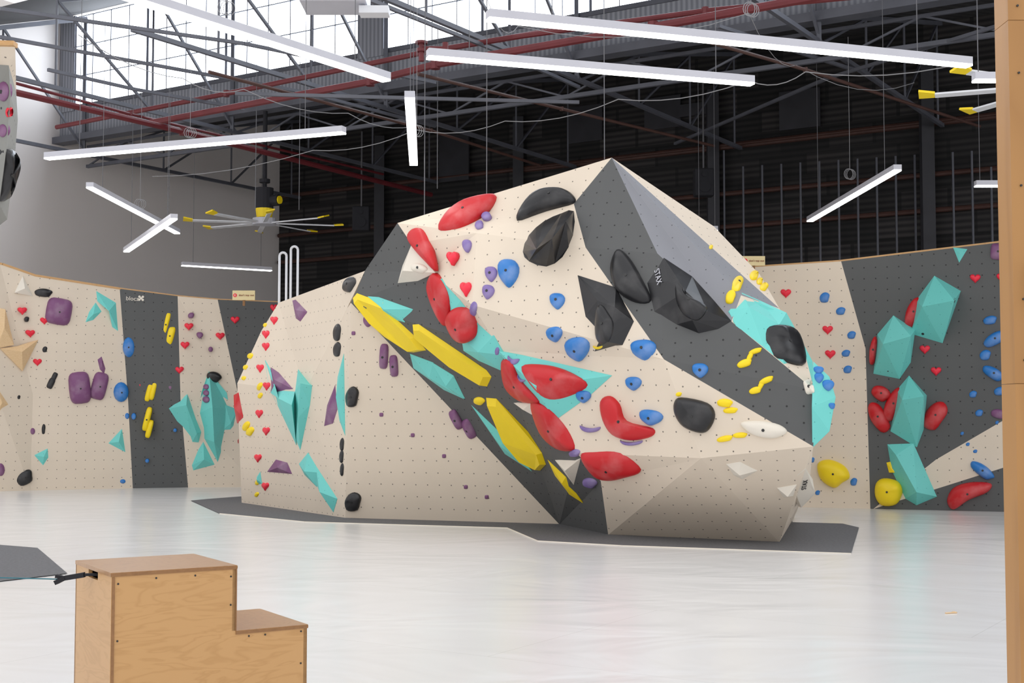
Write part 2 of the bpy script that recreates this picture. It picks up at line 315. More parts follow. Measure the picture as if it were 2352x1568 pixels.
# left wall
cols=[((-140,575),(-140,1131)),((0,606),(0,1128)),((75,632),(70,1126)),((275,663),(305,1121)),((408,680),(432,1119)),((500,688),(590,1118)),((640,694),(700,1117))]
bot=[Z(*c[1]) for c in cols]; top=[P(*c[0],bb.y/FK-.5) for c,bb in zip(cols,bot)]
mid=[]
for i,(tt,bb) in enumerate(zip(top,bot)): mid.append(tt.lerp(bb,.55)+Vector((0,-.25 if i in(1,4) else .08,0)))
w=MB(); ms=[0,0,0,1,0,1]
for i in range(6):
    w.poly([top[i],top[i+1],mid[i+1],mid[i]],ms[i]); w.poly([mid[i],mid[i+1],bot[i+1],bot[i]],ms[i])
wl=w.obj('climbing_wall',['cream','grey'],label='long low climbing wall with cream and grey dotted panels',category='climbing wall',uv=True,fixn='weld'); reg(wl,'the long low wall')
b=MB()
for a,c in zip(top[:-1],top[1:]): b.bar(a+ZZ*.0+Vector((0,.11,0)),c+ZZ*.0+Vector((0,.11,0)),.2,.045)
b.obj('top_edge','ply',parent=wl,label='raw plywood top edge')
b=MB()
for i in range(6):
    o_=Vector((0,.2,0)); b.poly([top[i]+o_,top[i+1]+o_,bot[i+1]+o_*3,bot[i]+o_*3])
b.obj('back_frame','plyedge',parent=wl)
# right wall
ra=Z(1860,1165); rb=Z(2310,1175); rd=(rb-ra).normalized(); rn=rd.cross(ZZ).normalized()
R=lambda u,v: PL(u,v,ra,rn)
def RB(u): p=R(u,1160); p.z=0; return p
w=MB(); 
w.poly([R(1660,618),R(1932,600),R(1988,800),RB(1999),RB(1660)],0)
w.poly([R(1932,600),R(2303,556),R(2420,540),R(2420,905),R(2310,962),R(2150,1055),RB(2006),RB(1999),R(1988,800)],1)
w.poly([R(2310,962),R(2420,905),R(2420,1040),R(2310,1072),R(2120,1132),RB(2006),R(2150,1055)],0)
w.poly([R(2310,1072),R(2420,1040),RB(2420),RB(2006),R(2120,1132)],1)
wr=w.obj('climbing_wall',['cream','grey'],label='flat climbing wall, cream panel beside grey panel with cream stripe',category='climbing wall',uv=True,fixn='weld'); reg(wr,'the grey and cream wall')
b=MB(); tps=[R(1660,618),R(1932,600),R(2303,556),R(2420,540)]
for a,c in zip(tps[:-1],tps[1:]): b.bar(a+Vector((0,.11,0)),c+Vector((0,.11,0)),.2,.05)
b.obj('top_edge','ply',parent=wr,label='raw plywood top edge')
b=MB(); o_=Vector((0,.2,0)); b.poly([R(1660,618)+o_,R(1932,600)+o_,R(2420,540)+o_,RB(2420)+o_,RB(1660)+o_]); b.obj('back_frame','plyedge',parent=wr)
# upper-left nearby wall piece
w=MB(); pts=[P(-120,140,10),P(20,150,10),P(24,220,10),P(14,345,10.1),P(-2,468,10.3),P(-120,560,10.6)]; pb=[p+Vector((-.3,1.0,0)) for p in pts]
rim=[P(-120,102,9.8),P(35,106,9.8)]
w.poly(pts,1); w.poly([rim[0],rim[1],pts[1],pts[0]],0); w.poly([rim[0],rim[1],pb[1],pb[0]],0); w.poly([rim[1],pts[1],pb[1]],0)
for i in range(1,6): w.poly([pts[i],pts[(i+1)%6],pb[(i+1)%6],pb[i]],1)
w.poly(pb[::-1],0)
M['midgrey']=panel_mat('light_grey_panel',(.27,.27,.25),(.05,.05,.05))
wu=w.obj('climbing_wall',['cream','midgrey'],label='edge of a tall overhanging climbing wall with plywood rim',category='climbing wall',uv=True,fixn='weld'); reg(wu,'the tall overhanging wall')
b=MB(); b.bar(P(-120,98,9.8),P(36,102,9.8),.1,.04); b.obj('top_edge','ply',parent=wu)
b=MB(); y_=9.98*FK; b.poly([Vector((-6.2,y_,0)),Vector((-5.3,y_,0)),P(-120,560,10.55),P(-220,560,10.55)]); b.obj('support_panel','cream',parent=wu,uv=True,solid=.1)
# ---------------- holds
def templ(kind):
    if kind=='heart':
        o=[]
        for k in range(20):
            t=2*math.pi*k/20; x=16*math.sin(t)**3; y=-(13*math.cos(t)-5*math.cos(2*t)-2*math.cos(3*t)-math.cos(4*t)); o.append((x/32,(y-2)/30))
        return o
    if kind in('round','ball'): return [(.5*math.cos(2*math.pi*k/16),.5*math.sin(2*math.pi*k/16)) for k in range(16)]
    if kind in('slab','pill'):
        o=[]
        for k in range(20):
            t=2*math.pi*k/20; c,s_=math.cos(t),math.sin(t); o.append((.5*math.copysign(abs(c)**.5,c),.5*math.copysign(abs(s_)**.5,s_)))
        return o
    if kind=='shield':
        return [(-.48,-.28),(-.3,-.46),(0,-.5),(.3,-.44),(.5,-.2),(.44,.12),(.22,.38),(0.02,.5),(-.2,.36),(-.42,.1)]
    if kind=='half':
        return [(-.5,.05),(-.42,-.2),(-.2,-.42),(.1,-.5),(.38,-.4),(.5,-.2),(.42,.1),(.3,.42),(-.1,.5),(-.4,.4)]
    if kind=='crescent':
        return [(-.5,-.3),(-.2,-.1),(.15,-.1),(.5,-.35),(.45,.1),(.2,.42),(-.1,.5),(-.38,.25)]
def smooth(pts,n=4):
    o=[]; L_=len(pts)
    for i in range(L_):
        p0,p1,p2,p3=[Vector(pts[(i+k-1)%L_]) for k in range(4)]
        for k in range(n):
            t=k/n; o.append(.5*((2*p1)+(p2-p0)*t+(2*p0-5*p1+4*p2-p3)*t*t+(3*p1-p0-3*p2+p3)*t**3))
    return [tuple(x) for x in o]
CNAME={'heart':'bright red','red':'deep red','black':'glossy black','purple':'plum purple','violet':'soft violet','blue':'blue','turquoise':'turquoise','yellow':'yellow','white':'off-white','wood':'pale wooden'}
miss=[]
def hold(color,pts,shape,vol=False,h=None,ins=0,apex=None,bolt=True,inner=None):
    cu=sum(p[0] for p in pts)/len(pts); cv=sum(p[1] for p in pts)/len(pts)
    if apex: hc=cast(*apex)
    else: hc=cast(cu,cv)
    if hc is None: miss.append((color,int(cu),int(cv))); return None
    loc,n,_,desc=hc; d0=ray(cu,cv).normalized()
    if abs(n.dot(d0))<.3: n=(n-d0*.5).normalized()
    base=[]
    for p in pts:
        hp=cast(*p)
        if hp is None or abs(hp[0].y-loc.y)>.8: base.append(PL(p[0],p[1],loc,n) if abs(n.dot(d0))>.3 else PL(p[0],p[1],loc,-d0))
        else: base.append(hp[0])
    wpx=max(p[0] for p in pts)-min(p[0] for p in pts); hpx=max(p[1] for p in pts)-min(p[1] for p in pts)
    sz=math.sqrt(max(wpx*hpx*.8,9))*loc.y/F
    if h is None: h=(.22 if vol else .3)*sz; h=min(h,.35)
    mb=MB(); N_=len(base); mb.v+=[x-n*.05 for x in base]; mb.v+=[x+n*.004 for x in base]
    rings=2
    if inner:
        cr_=[]
        for (u_,v_,hh) in inner['pts']: cr_.append(PL(u_,v_,loc+n*hh,n))
        st=len(mb.v); mb.v+=cr_
        for f_ in inner['faces']: mb.f.append([ (N_+i if i>=0 else st+(-i-1)) for i in f_]); mb.m.append(0)
        for i in range(N_): j=(i+1)%N_; mb.f.append([i,j,N_+j,N_+i]); mb.m.append(0)
        mb.f.append(list(range(N_))[::-1]); mb.m.append(0)
    else:
        if vol:
            if ins:
                C=loc; mb.v+=[C+(x-C)*ins+n*h for x in base]; rings=3
        else:
            for k in (1,2,3,4):
                a=k/5*math.pi/2; sc=math.cos(a)**.75; mb.v+=[loc+(x-loc)*sc+n*h*math.sin(a) for x in base]
            rings=6
        for r_ in range(rings-1):
            for i in range(N_):
                j=(i+1)%N_; mb.f.append([r_*N_+i,r_*N_+j,(r_+1)*N_+j,(r_+1)*N_+i]); mb.m.append(0)
        mb.f.append(list(range(N_))[::-1]); mb.m.append(0)
        lst=(rings-1)*N_
        if vol and ins: mb.f.append([lst+i for i in range(N_)]); mb.m.append(0)
        else:
            ti=len(mb.v); mb.v.append(loc+n*h)
            for i in range(N_): mb.f.append([lst+i,lst+(i+1)%N_,ti]); mb.m.append(0)
    nm='climbing_volume' if vol else 'climbing_hold'
    what='climbing volume' if vol else 'climbing hold'
    lb='%s %s %s on %s'%(CNAME[color],shape,what,desc)
    o=mb.obj(nm,[color],label=lb,category=what,group='%s %ss on %s'%(CNAME[color],what,desc),smooth=not vol,uv=vol,origin=loc)
    if vol: reg(o,desc)
    elif bolt and wpx*hpx>900:
        bb=MB(); tpt=loc+n*(h-.01); bb.cyl(tpt,tpt+n*.015,.018,10); bb.obj('bolt','bolt',parent=o)
    return o
def vol(color,pts,shape='angular',**k): return hold(color,pts,shape,vol=True,**k)
def blob(color,pts,shape='leaf-shaped',**k): return hold(color,smooth(pts,4),shape,**k)
def T(color,kind,u,v,w_,h_,rot=0,hh=None):
    c,s_=math.cos(math.radians(rot)),math.sin(math.radians(rot)); pts=[]
    tp=templ(kind)
    if kind in('shield','half','crescent'): tp=smooth(tp,2)
    for x,y in tp: x*=w_; y*=h_; pts.append((u+x*c-y*s_,v+x*s_+y*c))
    sh={'heart':'heart-shaped','round':'rounded','ball':'ball-like','slab':'squarish','pill':'long pill-shaped','shield':'shield-shaped','half':'lopsided','crescent':'crescent'}[kind]
    return hold('heart' if kind=='heart' else color,pts,sh,h=hh)
# --- left wall
vol('white',[(34,672),(52,634),(76,680)],'triangular')
T('black','half',100,672,42,20,8); T('purple','slab',135,715,60,62,10)
for u,v in ((52,714),(102,737),(70,766),(86,832),(343,779),(339,824),(322,882),(434,750),(425,793),(412,850),(506,772),(540,735)): T('red','heart',u,v,21,18)
for u,v,a,c in ((62,733,10,12),(103,802,12,14),(168,805,8,12),(43,912,8,10),(44,932,9,9),(100,985,9,24),(46,951,6,8)): T('black','half',u,v,a,c)
T('black','slab',117,880,15,26,25); T('black','slab',125,864,12,20,25)
vol('wood',[(-14,705),(12,710),(32,792),(-8,800)],'triangular'); vol('wood',[(0,800),(40,795),(88,780),(52,852)],'triangular'); vol('wood',[(-10,885),(24,930),(-10,955)],'triangular')
vol('turquoise',[(221,668),(266,695),(271,760),(258,752),(250,712),(222,690)]); vol('turquoise',[(220,692),(236,714),(214,738),(191,745),(203,715)])
vol('purple',[(233,812),(244,848),(240,862),(228,850),(220,820)]); T('purple','slab',183,890,50,74,-6); T('purple','slab',228,886,36,64,14)
T('purple','round',75,990,11,15); T('purple','round',28,942,9,11); T('purple','round',2,1078,18,30)
vol('turquoise',[(79,1045),(110,1028),(112,1050),(99,1069)],'triangular'); vol('turquoise',[(246,1018),(280,984),(288,1038)],'triangular')
T('black','half',56,1096,42,34,-25)
for u,v,a,c in ((297,797,30,48),(278,900,35,46),(321,775,14,14),(322,789,11,10),(314,835,11,11),(315,850,10,9),(292,955,10,14),(307,956,11,15),(282,1105,13,10),(338,1058,9,9),(402,988,8,8)): T('blue','round',u,v,a,c)
for u,v,a,c in ((370,738,13,40),(382,745,13,62),(391,771,19,46),(368,825,19,52),(352,896,13,46),(342,900,13,44),(338,962,14,56),(343,985,13,42)): T('yellow','pill',u,v,a,c,14)
T('purple','shield',391,887,18,20)
T('purple','half',439,724,14,13); T('purple','shield',459,770,15,15); T('purple','round',484,802,10,12)
T('black','half',492,865,34,24,25)
vol('turquoise',[(388,938),(430,905),(468,990),(458,1024),(440,1018)],'joined angular',inner=dict(pts=[(428,930,.25),(452,995,.25)],faces=[[0,1,-1],[1,2,-2,-1],[2,3,-2],[3,4,-2],[4,0,-1,-2]]))
vol('turquoise',[(466,992),(506,1073),(440,1084),(437,1070),(450,1022)],'joined angular',h=.25,apex=(468,1050))
vol('turquoise',[(480,853),(521,902),(528,940),(516,1050),(503,1076),(466,1005),(455,950),(463,900)],'joined angular',inner=dict(pts=[(488,935,.4),(492,1015,.35)],faces=[[0,1,2,-1],[2,3,-2,-1],[3,4,-2],[4,5,-2],[5,6,-1,-2],[6,7,0,-1]]))
vol('turquoise',[(518,930),(546,940),(541,982),(528,1008),(514,985)],'joined angular',h=.15)
for v,a in ((888,12),(902,13),(917,15)): T('purple','ball',473,v,a,a)
# --- wing
vol('red',[(537,907),(548,901),(559,958),(545,972)],h=.08); vol('red',[(541,1000),(550,995),(552,1030),(543,1028)],h=.08); vol('red',[(544,1090),(553,1088),(568,1138),(556,1147),(546,1130)],h=.08)
for u,v in ((629,708),(630,736),(611,768),(611,796),(598,846),(613,887),(596,950),(612,990),(593,1052),(610,1117)): T('red','heart',u,v,17,20)
for u,v,a,c in ((575,817,12,14),(564,843,10,12),(597,887,10,20),(598,908,10,14),(560,868,10,10),(566,978,14,24),(575,990,16,22),(592,1107,10,14),(590,1135,9,12),(609,746,8,10)): T('yellow','half',u,v,a,c,20)
vol('purple',[(672,690),(679,688),(706,716),(690,738),(680,731)]); vol('purple',[(622,843),(640,855),(673,893),(622,902)]); vol('purple',[(614,1083),(634,1055),(660,1062),(671,1088)]); vol('purple',[(745,978),(752,930),(770,884),(775,940),(765,972)])
vol('turquoise',[(609,826),(622,850),(622,902),(650,897),(678,899),(681,1022),(640,935),(618,890)],inner=dict(pts=[(640,915,.12),(670,930,.18)],faces=[[0,1,2,-1],[2,3,-1],[3,4,-2,-1],[4,5,-2],[5,6,-1,-2],[6,7,0,-1]]))
vol('turquoise',[(685,848),(717,885),(712,930),(690,1033),(680,1010),(678,900)],inner=dict(pts=[(690,880,.15),(684,960,.12)],faces=[[0,1,-1],[1,2,-1],[2,3,-2,-1],[3,4,-2],[4,5,-1,-2],[5,0,-1]]))
vol('turquoise',[(687,1065),(708,1039),(735,1085),(728,1118),(700,1090)],h=.1); vol('turquoise',[(726,1070),(775,1145),(766,1176),(740,1130),(728,1112)],h=.1)
vol('turquoise',[(776,865),(790,812),(793,1000),(780,965)],h=.1); vol('turquoise',[(590,1095),(598,1083),(602,1110),(592,1112)],h=.05)
for u,v,a,c,r in ((775,763,17,40,0),(775,802,17,34,0),(786,1020,9,30,0),(785,1048,9,30,0),(786,1078,8,30,0)): T('black','half',u,v,a,c,r)
T('black','half',803,653,26,38,20)
# --- boulder lower left
T('black','half',809,911,31,48,0); T('black','half',811,1152,38,44,0)
T('purple','pill',882,818,20,58,3); T('purple','pill',905,840,19,50,-4); T('purple','pill',1048,963,20,48,-28); T('purple','pill',1078,984,18,48,-28)
for u,v in ((948,999),(876,952),(1020,1047),(1070,1118),(1118,1141),(812,765)): T('purple','slab',u,v,9,9)
T('purple','half',843,738,16,26,-30)
vol('turquoise',[(845,680),(870,682),(949,710),(930,740),(875,725)],h=.1)
vol('turquoise',[(942,812),(995,832),(1066,916),(1020,895),(950,845)],h=.08); vol('turquoise',[(990,830),(1042,862),(1068,915),(1040,900)],h=.1)
vol('turquoise',[(1083,930),(1165,1008),(1222,1082),(1160,1042)],h=.08)
vol('yellow',[(811,684),(820,673),(880,695),(956,775),(979,804),(950,809),(890,770),(850,735)],'long angular',h=.07,ins=.88)
vol('yellow',[(948,745),(962,744),(1118,850),(1129,865),(1119,887),(1040,840),(985,795),(950,765)],'long angular',h=.07,ins=.88)
vol('yellow',[(1117,913),(1140,915),(1245,1040),(1254,1066),(1241,1080),(1200,1060),(1158,1010)],'long angular',h=.07,ins=.88)
vol('yellow',[(1258,1055),(1300,1095),(1339,1155),(1308,1135),(1275,1092)],'slim angular',h=.05)
T('yellow','half',1101,920,26,18,20)
vol('turquoise',[(840,618),(853,583),(872,575),(858,600)],h=.05)
vol('turquoise',[(1012,640),(1058,690),(1100,745),(1092,770),(1040,740),(1018,690)],h=.1)
vol('turquoise',[(1060,775),(1100,745),(1135,770),(1158,815),(1150,850),(1100,828),(1065,805)],h=.1)
vol('turquoise',[(1146,806),(1200,815),(1406,862),(1355,908),(1274,966),(1215,915)],'large triangular',h=.2,apex=(1250,880))
vol('white',[(948,556),(1000,626),(960,645),(914,650),(925,610)],h=.18)
blob('red',[(1007,527),(1025,492),(1070,461),(1137,447),(1124,475),(1085,507),(1045,526)],'leaf-shaped',h=.12)
blob('red',[(937,545),(950,525),(972,528),(990,565),(1001,620),(985,607),(958,578)],'leaf-shaped',h=.1)
blob('red',[(982,655),(995,627),(1015,645),(1031,680),(1034,730),(1020,748),(996,705)],'leaf-shaped',h=.1)
blob('red',[(1027,728),(1045,707),(1075,708),(1094,735),(1094,770),(1070,786),(1045,770)],'rounded',h=.15)
blob('red',[(1153,828),(1175,832),(1195,870),(1232,912),(1236,925),(1195,920),(1160,885)],'leaf-shaped',h=.1)
blob('red',[(1198,842),(1255,838),(1312,855),(1350,884),(1312,908),(1262,917),(1225,892)],'leaf-shaped',h=.09)
blob('red',[(1220,922),(1262,940),(1303,985),(1320,1031),(1280,1030),(1240,990)],'leaf-shaped',h=.1)
blob('red',[(1334,1045),(1365,1038),(1425,1040),(1473,1078),(1440,1093),(1400,1100),(1362,1088)],'leaf-shaped',h=.11)
blob('red',[(1380,920),(1402,909),(1424,928),(1440,966),(1500,983),(1497,1002),(1450,1011),(1408,998),(1385,962)],'banana-shaped',h=.11)
def sm2(pts): return smooth(pts,2)
blob('black',[(1188,507),(1205,465),(1240,440),(1290,436),(1318,450),(1317,468),(1255,484)],'half-moon',h=.13,apex=(1268,458))
K=[(1201,578),(1215,540),(1250,508),(1290,490),(1318,485),(1316,540),(1292,590),(1255,612),(1215,600)]
vol('black',sm2(K),'half-moon',h=.2,inner=dict(pts=[(1232,572,.24),(1268,548,.36),(1300,508,.30)],faces=[[0,1,2,3,-1],[3,4,5,6,-2,-1],[6,7,8,-3,-2],[8,9,10,-3],[10,11,12,13,-2,-3],[13,14,15,16,-1,-2],[16,17,0,-1]]))
vol('black',[(1327,632),(1415,660),(1456,738),(1430,792),(1366,807),(1345,725)],'pointed',inner=dict(pts=[(1372,690,.14),(1412,705,.16),(1395,785,.12)],faces=[[0,1,-2,-1],[1,2,-2],[2,3,-3,-2],[3,4,-3],[4,5,-1,-3],[5,0,-1],[-1,-2,-3]]))
blob('black',[(1370,712),(1382,700),(1398,720),(1410,745),(1402,780),(1382,792),(1368,770)],'rounded',h=.07)
T('yellow','crescent',1373,797,22,10)
blob('black',[(1418,573),(1446,592),(1475,640),(1496,690),(1460,695),(1418,668),(1402,618)],'half-moon',h=.12)
k5=vol('black',[(1525,592),(1590,635),(1640,690),(1680,737),(1650,755),(1605,765),(1555,745),(1503,715),(1487,650)],'large faceted',inner=dict(pts=[(1535,645,.13),(1575,668,.24),(1625,715,.15),(1590,735,.17)],
   faces=[[0,1,-2,-1],[1,2,-3,-2],[2,3,-3],[3,4,-4,-3],[4,5,-4],[5,6,-4],[6,7,-2,-4],[7,8,-1,-2],[8,0,-1],[-2,-3,-4]]))
blob('black',[(1552,640),(1562,648),(1572,672),(1600,690),(1625,705),(1605,735),(1575,725),(1553,690)],'rounded',h=.06)
vol('turquoise',[(1703,672),(1745,690),(1806,718),(1832,765),(1866,830),(1872,895),(1800,835),(1755,798),(1690,748),(1674,715)],'long angular',inner=dict(pts=[(1720,705,.1),(1790,745,.15),(1845,830,.08)],faces=[[0,1,-1],[1,2,-2,-1],[2,3,-2],[3,4,-3,-2],[4,5,-3],[5,6,-3],[6,7,-2,-3],[7,8,-1,-2],[8,9,-1],[9,0,-1]]))
vol('turquoise',[(1868,830),(1905,865),(1919,912),(1905,990),(1866,1028),(1868,900)],'long angular',h=.1,apex=(1866,935))
blob('black',[(1755,757),(1800,747),(1834,768),(1849,835),(1805,832),(1770,808)],'leaf-shaped',h=.1)
blob('black',[(1548,925),(1565,912),(1625,925),(1643,952),(1630,985),(1608,994),(1570,980),(1550,952)],'rounded',h=.12)
T('yellow','half',1559,905,14,10)
for u,v,a,c,r in ((1168,628,50,66,0),(1280,692,36,38,0),(1274,768,38,36,-10),(1327,802,58,56,-8),(1478,804,60,48,-5),(1608,851,38,34,0),(1455,881,38,32,0),(1495,959,56,36,8),(1340,911,36,28,0),(1881,868,22,24,0),(1902,885,28,26,0),(1880,850,24,18,0),(1910,932,14,14,0)): T('blue','shield',u,v,a,c,r)
for k,u,v,a,c,r in (('round',1116,495,22,17,-20),('half',1100,516,20,18,-20),('shield',1072,565,20,30,0),('shield',1128,630,29,36,0),('shield',1121,671,29,34,10),('half',1088,709,17,34,0),('crescent',1355,984,48,18,5),('crescent',1450,1016,52,14,0),('crescent',1178,827,28,22,20),('round',1526,1126,25,21,0),('half',1355,1108,34,22,20),('half',1142,806,10,18,0),('half',1320,1040,26,18,0),('crescent',1195,870,22,16,40)): T('violet',k,u,v,a,c,r)
T('red','heart',1038,593,24,33); T('red','heart',1070,664,26,35)
for u,v,a,c,r in ((1694,651,24,36,10),(1678,681,22,30,10),(1710,834,36,18,-15),(1735,806,32,12,-15),(1735,896,30,16,-10),(1760,873,36,14,-20),(1665,925,36,20,10),(1678,942,34,14,0),(1665,1007,38,14,-8),(1700,999,34,13,0),(1732,632,20,22,0),(1755,658,18,20,20),(1745,645,14,16,0),(1633,567,9,10,0)): T('yellow','half',u,v,a,c,r)
T('yellow','half',1722,820,12,28,20); T('yellow','half',1748,884,12,18,20)
blob('white',[(1702,970),(1745,966),(1790,975),(1808,992),(1780,1006),(1745,1003),(1715,990)],'leaf-shaped',h=.07)
T('white','slab',1858,888,22,34,-15); vol('white',[(1668,1065),(1700,1060),(1740,1080),(1705,1100),(1685,1090)],h=.08); vol('white',[(1785,1120),(1830,1112),(1822,1138),(1800,1142)],h=.08)
vol('white',[(1275,1056),(1334,1052),(1318,1113)],'triangular',h=.1); vol('white',[(1180,925),(1222,925),(1228,955)],'triangular',h=.08)
wv=vol('white',[(1832,1090),(1850,1075),(1866,1100),(1870,1135),(1840,1165),(1830,1140)],'angular',h=.15); T('white','half',963,616,38,22,20)
# --- right wall
BF=[[0,1,-1],[1,2,-2,-1],[2,3,-2],[3,4,-1,-2],[4,0,-1]]
def rv(pts,ins_,faces): return vol('turquoise',pts,'boxy',inner=dict(pts=ins_,faces=faces))
for u,v,a,c,r in ((2098,718,34,75,15),(2006,805,18,66,5),(2052,928,36,85,20),(2024,903,46,34,40),(2018,958,38,76,-35),(2148,954,46,72,25)): T('red','half',u,v,a,c,r,.12)
rv([(2104,690),(2146,633),(2207,668),(2165,788),(2091,766)],[(2118,704,.45),(2192,690,.5)],BF)
rv([(2015,768),(2052,724),(2102,757),(2092,832),(2066,870),(2006,858)],[(2028,790,.42),(2092,772,.45)],[[0,1,-1],[1,2,-2,-1],[2,3,-2],[3,4,-2],[4,5,-1,-2],[5,0,-1]])
rv([(2060,895),(2088,862),(2129,908),(2122,985),(2106,1027),(2045,990)],[(2072,918,.42),(2122,910,.45)],[[0,1,-1],[1,2,-2,-1],[2,3,-2],[3,4,-2],[4,5,-1,-2],[5,0,-1]])
rv([(2038,1020),(2098,1018),(2152,1140),(2105,1160),(2080,1145),(2048,1080)],[(2058,1045,.2),(2105,1130,.28)],[[0,1,-1],[1,2,-2,-1],[2,3,-2],[3,4,-2],[4,5,-1,-2],[5,0,-1]])
for u,v in ((2190,686),(2120,765),(2085,985),(2118,1120),(2040,850)): T('black','round',u,v,9,8)
blob('red',[(2175,1150),(2190,1120),(2230,1107),(2276,1110),(2268,1130),(2225,1148),(2190,1170)],'bean-shaped',h=.15)
for u,v in ((2240,640),(2301,638),(2124,803),(2150,853),(1805,674),(1901,758),(1907,814)): T('red','heart',u,v,25,22)
vol('turquoise',[(2189,568),(2222,572),(2203,603)],'triangular'); T('purple','slab',2292,578,34,38,5)
for u,v,a,c,r in ((1894,683,23,24,0),(1931,714,22,18,0),(1956,769,20,18,0),(1943,811,20,16,0),(1947,848,20,18,0),(2274,735,32,20,-5),(2285,778,58,28,-25),(2263,815,26,24,0),(2282,857,56,26,35),(2235,905,18,16,0),(2296,898,26,20,0),(2249,948,18,16,0),(2256,1080,64,26,40),(1961,1106,16,18,0),(1878,1131,11,11,0),(1866,1056,10,12,0),(2223,1020,9,8,0),(2240,1036,10,8,0),(2210,995,8,8,0),(2290,970,8,8,0),(1913,932,10,14,0)): T('blue','half',u,v,a,c,r)
blob('yellow',[(1878,1065),(1905,1055),(1940,1070),(1952,1095),(1935,1108),(1915,1120),(1885,1100)],'lumpy rounded',h=.2)
blob('yellow',[(2012,1110),(2030,1098),(2062,1105),(2073,1130),(2058,1158),(2025,1160),(2010,1138)],'lumpy rounded',h=.2)
vol('yellow',[(2036,1062),(2045,1060),(2055,1085),(2042,1085)]); T('purple','half',2293,950,34,22,20)
# upper-left piece
T('purple','round',8,210,26,46); T('purple','round',6,300,20,30); T('heart','round',18,258,10,22); T('black','half',8,402,56,125,10)
print('MISS',miss)
def face_text(o,body,u,v,size,rightpx,uppx,m,name='lettering'):
    h=cast(u,v); 
    if not h: return
    l,n=h[0],h[1]; a=PL(u+rightpx[0],v+rightpx[1],l,n)-l; c=PL(u+uppx[0],v+uppx[1],l,n)-l
    text(body,size,l+n*.01,a,c,m,o,name)
face_text(k5,'STAX',1512,636,.105,(2,10),(10,-2),'alu'); face_text(wv,'STAX',1848,1112,.085,(2,-10),(-10,-2),'strap')
# logo on the grey panel
ha,hb_=cast(290,685),cast(330,687); rt=(hb_[0]-ha[0]).normalized(); upn=(ZZ-rt*ZZ.dot(rt)).normalized(); nn=rt.cross(upn)
lc=cast(304,686)[0]+nn*.03
lg=text('blocz',.125,lc,rt,upn,'white',None,'wall_logo'); lg['label']='small white painted lettering on the grey wall panel'; lg['category']='wall lettering'
mb=MB(); hc=cast(324,685)[0]+nn*.03
for ax,ay in ((-.035,.032),(.035,.032),(-.035,-.032),(.035,-.032),(0,0)):
    mb.cyl(hc+rt*ax+upn*ay,hc+rt*ax+upn*ay+nn*.004,.026,10)
mb.obj('wall_emblem','white',label='small white clover-like emblem painted beside the lettering',category='emblem')
# signs
for (u,v,y,sf) in ((560,678,23.7,wl),(1731,599,19.3,wr)):
    c=P(u,v,y); yy=y*FK; wd=52*yy/F; hd=22*yy/F; b=MB(); b.bar(c-Vector((wd/2,0,0)),c+Vector((wd/2,0,0)),.03,hd)
    sg=b.obj('warning_sign','sign',label='small pale yellow sign reading don\'t top out on the wall rim',category='sign',group='rim signs')
    text("don't top out",wd*.125,c+Vector((wd*.12,-.02,0)),Vector((1,0,0)),ZZ,'ink',sg)
    b=MB(); b.cyl(c+Vector((-wd*.38,-.02,0)),c+Vector((-wd*.38,-.015,0)),.04,16); b.obj('sign_symbol','heart',parent=sg); b=MB(); b.bar(c+Vector((-wd*.38,-.026,-.02)),c+Vector((-wd*.38,-.026,.02)),.015,.008); b.obj('symbol_bar','white',parent=sg)
    b=MB(); b.bar(c-ZZ*(hd/2+.12)+Vector((0,.02,0)),c+Vector((0,.02,0)),.05,.03); b.obj('sign_post','plyedge',parent=sg)
# ---------------- carpets
def mat_poly(pix,name,label,z=.008):
    b=MB(); b.poly([Z(u,v)+ZZ*z for u,v in pix]); return b.obj(name,'carpet',label=label,category='floor mat',fixn=False)
mat_poly([(438,1150),(505,1180),(700,1198),(1165,1212),(1235,1242),(1430,1253),(1955,1271),(1973,1212),(1935,1203),(1820,1200),(1820,1175),(560,1140),(480,1146)],'carpet_surround','dark grey carpet surround under the freestanding boulder')
mat_poly([(-120,1250),(0,1252),(86,1259),(155,1318),(0,1336),(-120,1340)],'floor_rug','dark grey carpet mat lying on the white floor')
b=MB(); pp=[Z(*p)+ZZ*.004 for p in [(505,1180),(700,1199),(1165,1213),(1235,1243),(1430,1254),(1955,1272)]]; b.tube(pp,.009,6)
b.obj('mat_welt','white',label='white piped welt along the carpet edge',category='mat seam')
# ---------------- plywood step box
yaw=math.radians(32); fx=Vector((math.cos(yaw),math.sin(yaw),0)); sy=Vector((-math.sin(yaw),math.cos(yaw),0)); O=Vector((-1.765,5.994,0))
bx=empty('plywood_step_box',O+fx*.45+sy*.3,'two-level birch plywood step box with screwed panels','step box')
def panel(name,pts,nrm,m,th=.018,lab=None):
    b=MB(); q_=[O+fx*a+sy*c+ZZ*z for a,c,z in pts]; n=nrm*th; b.poly(q_); b.poly([x-n for x in q_])
    for i in range(len(q_)): j=(i+1)%len(q_); b.poly([q_[i],q_[j],q_[j]-n,q_[i]-n])
    return b.obj(name,m,parent=bx,fixn='weld',label=lab)
D=.61; Wt=.576; Wf=.931; t_=.018
panel('front_panel',[(t_,0,0),(Wf,0,0),(Wf,0,.6-t_),(Wt,0,.6-t_),(Wt,0,.9-t_),(t_,0,.9-t_)],-sy,'ply')
panel('back_panel',[(0,D,0),(Wf,D,0),(Wf,D,.6-t_),(Wt,D,.6-t_),(Wt,D,.9-t_),(0,D,.9-t_)],sy,'ply')
panel('side_panel',[(0,0,0),(0,D,0),(0,D,.9-t_),(0,.38,.9-t_),(0,.38,.845),(0,.22,.845),(0,.22,.9-t_),(0,0,.9-t_)],-fx,'ply')
